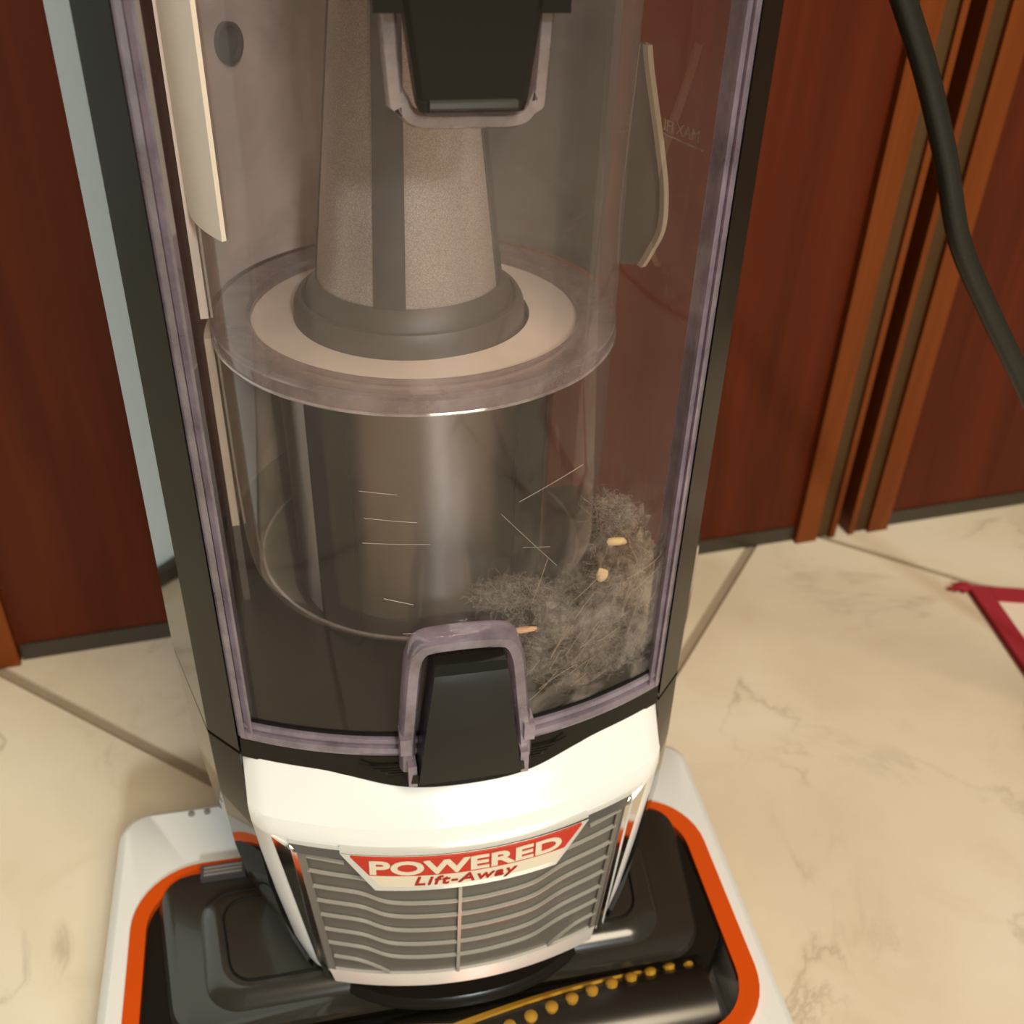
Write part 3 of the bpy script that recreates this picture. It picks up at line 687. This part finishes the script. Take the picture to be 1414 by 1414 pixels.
for sc_, z in ((1.0, 0.0), (0.985, 0.0035), (0.965, 0.0045)):
    rings.append([Vector((x * sc_ + FX, (y - 0.0) * (1 if y < 0 else sc_), 0.0525 + z)) for x, y in rrect(-0.1320, 0.1320, -0.041, 0.0435, 0.016, 8, 0.10)])
loft(bm, rings); finish('insert_panel', bm, 'tray', head, 0.0004, 1)
bm = bmesh.new(); rings = []
for ex, z in ((0.0, 0.0), (0.0012, 0.0022), (0.006, 0.0052), (0.0085, 0.0058)):
    rings.append([Vector((x + FX - 0.001, y, 0.0568 + z)) for x, y in rrect(-0.1100 + ex, 0.1100 - ex, -0.033 + ex, 0.030 - ex, 0.016 - ex * 0.5, 8, 0.06)])
loft(bm, rings); plat = finish('raised_platform', bm, 'tray', head)
gp = [(x + FX - 0.001, y, 0.06275) for x, y in rrect(-0.0985, 0.0985, -0.0225, 0.0195, 0.010, 6, 0.06)]
bm = bmesh.new(); tube(bm, gp + [gp[0]], 0.0006, 6); finish('panel_seam', bm, 'grooveline', plat)
bm = bmesh.new(); rings = []
for k, z in ((1.0, 0.0565), (0.98, 0.0590), (0.93, 0.0608)):
    rings.append([Vector((FX + 0.008 + 0.060 * k * math.cos(t), -0.012 - 0.036 * k * abs(math.sin(t)) ** 0.8 * (1 if math.sin(t) > 0 else -0.6), z)) for t in [2 * PI * i / 48 for i in range(48)]])
loft(bm, rings); finish('pivot_hump', bm, 'black', head)
bm = bmesh.new(); box(bm, -0.1195, -0.0985, 0.0365, 0.0440, 0.0550, 0.0600)
tb = finish('release_tab', bm, 'rib', head, 0.001, 2)
for k in range(3):
    bm = bmesh.new(); box(bm, -0.1180, -0.1000, 0.0378 + 0.0020 * k, 0.0387 + 0.0020 * k, 0.0598, 0.0606); finish('tab_ridge', bm, 'grey', tb)
# brush roll under the smoked front window
by, bz, br = -0.0560, 0.0330, 0.0190
bm = bmesh.new(); rings = [[Vector((x, by + br * math.cos(t), bz + br * math.sin(t))) for t in [2 * PI * i / 32 for i in range(32)]] for x in (FX - 0.118, FX + 0.118)]
loft(bm, rings); brush = finish('brush_roll', bm, 'brush', head)
tm = None
for side in (1, -1):
    for k in range(11):
        x = FX * (side < 0) * 2 + side * (0.1040 - 0.0100 * k); t = math.radians(30 + 7.5 * k)
        if tm is None:
            bm = bmesh.new(); lathe(bm, 0, 0, [(0.0, -0.001), (0.0024, -0.001), (0.0030, 0.0018), (0.0018, 0.0028), (0.0, 0.0030)], 10)
            tf = finish('bristle_tuft', bm, 'yellow', brush); tm = tf
        else:
            tf = tm.copy(); COL.objects.link(tf)
        tf.rotation_euler = (t - PI / 2, 0, 0); tf.location = (x, by + br * math.cos(t), bz + br * math.sin(t))
    bm = bmesh.new(); rings = []
    for k in range(25):
        x = FX + side * (0.098 - 0.0045 * k); t = math.radians(28 + 2.6 * k)
        rings.append([Vector((x + d * 0.001, by + rr * math.cos(t + d * 0.05), bz + rr * math.sin(t + d * 0.05))) for d, rr in ((-1, br + 0.0002), (-1, br + 0.0016), (1, br + 0.0016), (1, br + 0.0002))])
    loft(bm, rings); finish('bristle_strip', bm, 'yellow', brush)
bm = bmesh.new(); rings = []
for x, sh in ((FX - 0.1235, 0.985), (FX - 0.120, 1.0), (FX + 0.115, 1.0), (FX + 0.118, 0.985)):
    rings.append([Vector((x, by + 0.0235 * sh * math.cos(t), bz + 0.0232 * sh * math.sin(t))) for t in [math.radians(38 + 105 * i / 20) for i in range(21)]])
loft(bm, rings, cap=False, closed=False); finish('brush_window', bm, 'window', head)
for x in (-0.127, -0.119):
    bm = bmesh.new(); lathe(bm, x, 0.0835, [(0.0, 0.0540), (0.0016, 0.0535), (0.0019, 0.0505)], 10); finish('rear_stud', bm, 'grey', head)
# upper body above the frame and hook for the cord
bm = bmesh.new(); loft(bm, [[Vector((x, y, z)) for x, y in rrect(-0.088 - e, 0.088 + e, -0.02, 0.15, 0.02, 6)] for z, e in ((0.601, 0.0), (0.63, 0.006), (0.72, 0.0))])
finish('upper_body', bm, 'satin', vac, 0.001, 1)

# ------------------------------------------------------------------ cord
bm = bmesh.new()
tube(bm, smoothpath([(0.100, 0.10, 0.66), (0.132, 0.10, 0.540), (0.165, 0.10, 0.470), (0.1885, 0.10, 0.435), (0.2065, 0.10, 0.407), (0.2245, 0.10, 0.374), (0.2420, 0.10, 0.338), (0.2690, 0.10, 0.302), (0.301, 0.10, 0.262), (0.345, 0.10, 0.205), (0.400, 0.09, 0.130), (0.460, 0.06, 0.050), (0.52, 0.02, 0.0135), (0.60, -0.05, 0.0125), (0.72, -0.10, 0.0125)], 8), 0.0049, 14)
tag(finish('power_cord', bm, 'cord'), 'thick black power cord hanging in front of the right wardrobe door', 'cord')

# ------------------------------------------------------------------ rug
rg = tag(empty('rug', (0.4395, 0.2440, 0.0)), 'cream rug with crimson border lying on the tiles at right', 'rug')
RM = Matrix.Identity(4)                    # the rug lies a little skewed
for i_, a_ in ((0, -16), (1, 82)): RM[0][i_], RM[1][i_] = math.cos(math.radians(a_)), math.sin(math.radians(a_))
def rbox(nm, mat, x0, x1, y0, y1, z1, par=rg):
    bm = bmesh.new(); nxx = max(1, int((x1 - x0) / 0.02)); rows = []
    box(bm, x0, x1, y0, y1, 0.0004, z1, RM); return finish(nm, bm, mat, par, 0.001, 2)
rbox('field', 'rugfield', 0.014, 0.486, -0.786, -0.016, 0.0040)
rbox('border', 'rugred', 0.0, 0.0145, -0.80, 0.0, 0.0056); rbox('border', 'rugred', 0.4855, 0.50, -0.80, 0.0, 0.0056)
rbox('border', 'rugred', 0.0148, 0.4852, -0.0165, 0.0, 0.0056); rbox('border', 'rugred', 0.0148, 0.4852, -0.80, -0.7865, 0.0056)
rbox('stripe', 'rugstripe', 0.030, 0.470, -0.040, -0.0370, 0.0045)
bm = bmesh.new()
for k in range(16):
    a = math.radians(150 + random.uniform(-35, 40)); l = random.uniform(0.010, 0.018)
    p0 = Vector((random.uniform(-0.003, 0.006), random.uniform(-0.005, 0.002), 0.003))
    tube(bm, [p0, p0 + Vector((math.cos(a), math.sin(a) * 0.6, 0)) * l * 0.5 + Vector((0, 0, 0.002)), p0 + Vector((math.cos(a), math.sin(a) * 0.6, 0)) * l + Vector((0, 0, -0.0015))], [0.0013, 0.0011, 0.0006], 5)
tag(finish('tassel', bm, 'rugred', rg), kind='stuff')

# ------------------------------------------------------------------ dust caught in the cup
def fluff(bm, c, rx, ry, rz, n, length, r, seed, flat=1.0):
    rnd = random.Random(seed)
    for i in range(n):
        while True:
            v = Vector((rnd.uniform(-1, 1), rnd.uniform(-1, 1), rnd.uniform(-1, 1)))
            if v.length < 1: break
        p = Vector((c[0] + v.x * rx, c[1] + v.y * ry, c[2] + v.z * rz))
        d = Vector((rnd.gauss(0, 1), rnd.gauss(0, 0.6), rnd.gauss(0, 0.8))).normalized(); pts = [p.copy()]
        L = length * rnd.uniform(0.3, 0.9)
        for k in range(5):
            d = (d + 0.95 * Vector((rnd.gauss(0, 1), rnd.gauss(0, 1), rnd.gauss(0, 1)))).normalized()
            p = p + d * L / 5
            p.y = max(p.y, ay(p.x, 0.0165)); p.z = max(p.z, 0.2005); p.x = max(-0.078, min(0.080, p.x)); pts.append(p.copy())
        tube(bm, pts, r * rnd.uniform(0.6, 1.3), 3, cap=False)
def lump(bm, c, rx, ry, rz, seed, amp=0.3):
    rnd = random.Random(seed); k = len(bm.verts)
    ret = bmesh.ops.create_icosphere(bm, subdivisions=4, radius=1.0)
    from mathutils import noise as mn
    off = Vector((rnd.uniform(0, 50), rnd.uniform(0, 50), rnd.uniform(0, 50)))
    for v in ret['verts']:
        n = mn.fractal(v.co * 2.2 + off, 0.9, 2.2, 5)
        p = v.co * (1 + amp * n); p = Vector((c[0] + p.x * rx, c[1] + p.y * ry, c[2] + p.z * rz))
        p.y = max(p.y, ay(p.x, 0.0175)); p.z = max(p.z, 0.1990); p.x = max(-0.078, min(0.0805, p.x)); v.co = p
def clump(c, r, n, length, cm, fm, label, seed, fr=0.00007, core=0.85):
    n = int(n * 1.5)
    bm = bmesh.new(); lump(bm, c, r[0] * core, r[1] * core, r[2] * core, seed, 0.45); lump(bm, (c[0] - r[0] * 0.1, c[1] + 0.001, c[2]), r[0] * core * 0.72, r[1] * core * 0.72, r[2] * core * 0.72, seed + 7, 0.5); lump(bm, (c[0] + r[0] * 0.15, c[1], c[2] + r[2] * 0.1), r[0] * core * 1.1, r[1] * core * 1.1, r[2] * core * 1.05, seed + 9, 0.6)
    t = tag(finish('dust_clump', bm, cm, None, recalc=False), label, 'dust')
    bm = bmesh.new(); fluff(bm, c, r[0], r[1], r[2], n, length, fr, seed + 1); tag(finish('lint', bm, fm, t), kind='stuff')
    return t
clump((0.0500, 0.006, 0.2185), (0.030, 0.022, 0.0200), 900, 0.016, 'dustcore', 'dust', 'large grey dust clump resting on the cup floor right of the latch', 11)
clump((0.0215, 0.006, 0.2420), (0.0160, 0.010, 0.0050), 420, 0.010, 'dustcore', 'dust', 'pale fluffy lint tuft just above the latch surround', 21, core=0.7)
clump((0.0670, 0.012, 0.2480), (0.0110, 0.016, 0.0230), 650, 0.012, 'dustcore2', 'dust2', 'tall sandy dust clump pressed against the right side of the cup', 31)
clump((0.0600, 0.008, 0.2760), (0.0090, 0.008, 0.0060), 260, 0.009, 'dustcore2', 'dust', 'small pale lint tuft topmost at the right side of the cup', 41, core=0.6)
def crumb(c, r, mat, label, seed, rot=0.0):
    bm = bmesh.new(); rnd = random.Random(seed); ret = bmesh.ops.create_icosphere(bm, subdivisions=2, radius=1.0)
    for v in ret['verts']:
        p = v.co * rnd.uniform(0.8, 1.15); p = Vector((p.x * r[0], p.y * r[1], p.z * r[2])); v.co = Matrix.Rotation(rot, 3, 'Y') @ p + Vector(c)
    return tag(finish('crumb', bm, mat), label, 'crumb')
crumb((0.0530, -0.0085, 0.2585), (0.0022, 0.0015, 0.0030), 'crumb', 'upright tan crumb between the sandy clump and the grey clump', 3)
crumb((0.0585, -0.0050, 0.2705), (0.0040, 0.0016, 0.0019), 'crumb', 'wide tan crumb high up under the topmost lint tuft', 4, 0.1)
crumb((0.0235, -0.0130, 0.2455 - 0.0055), (0.0046, 0.0014, 0.0012), 'crumb2', 'orange tan sliver under the pale lint tuft above the latch', 5, -0.05)
rnd = random.Random(99)
bm = bmesh.new()
for k in range(26):
    x = rnd.uniform(0.02, 0.075); z = rnd.uniform(0.202, 0.262); a = rnd.uniform(0.2, 1.4); L = rnd.uniform(0.008, 0.024); b = rnd.uniform(-0.4, 0.4)
    pts = []
    for i in range(7):
        s = i / 6; xx = x + L * s * math.cos(a); zz = z + L * s * math.sin(a) + b * L * s * (1 - s); xx = min(xx, 0.079)
        pts.append((xx, ay(xx, 0.0178), zz))
    tube(bm, pts, 0.00012, 4)
tag(finish('loose_hair', bm, 'dust2'), 'loose pale hairs stuck to the inside of the cup at lower right', 'hair', kind='stuff')
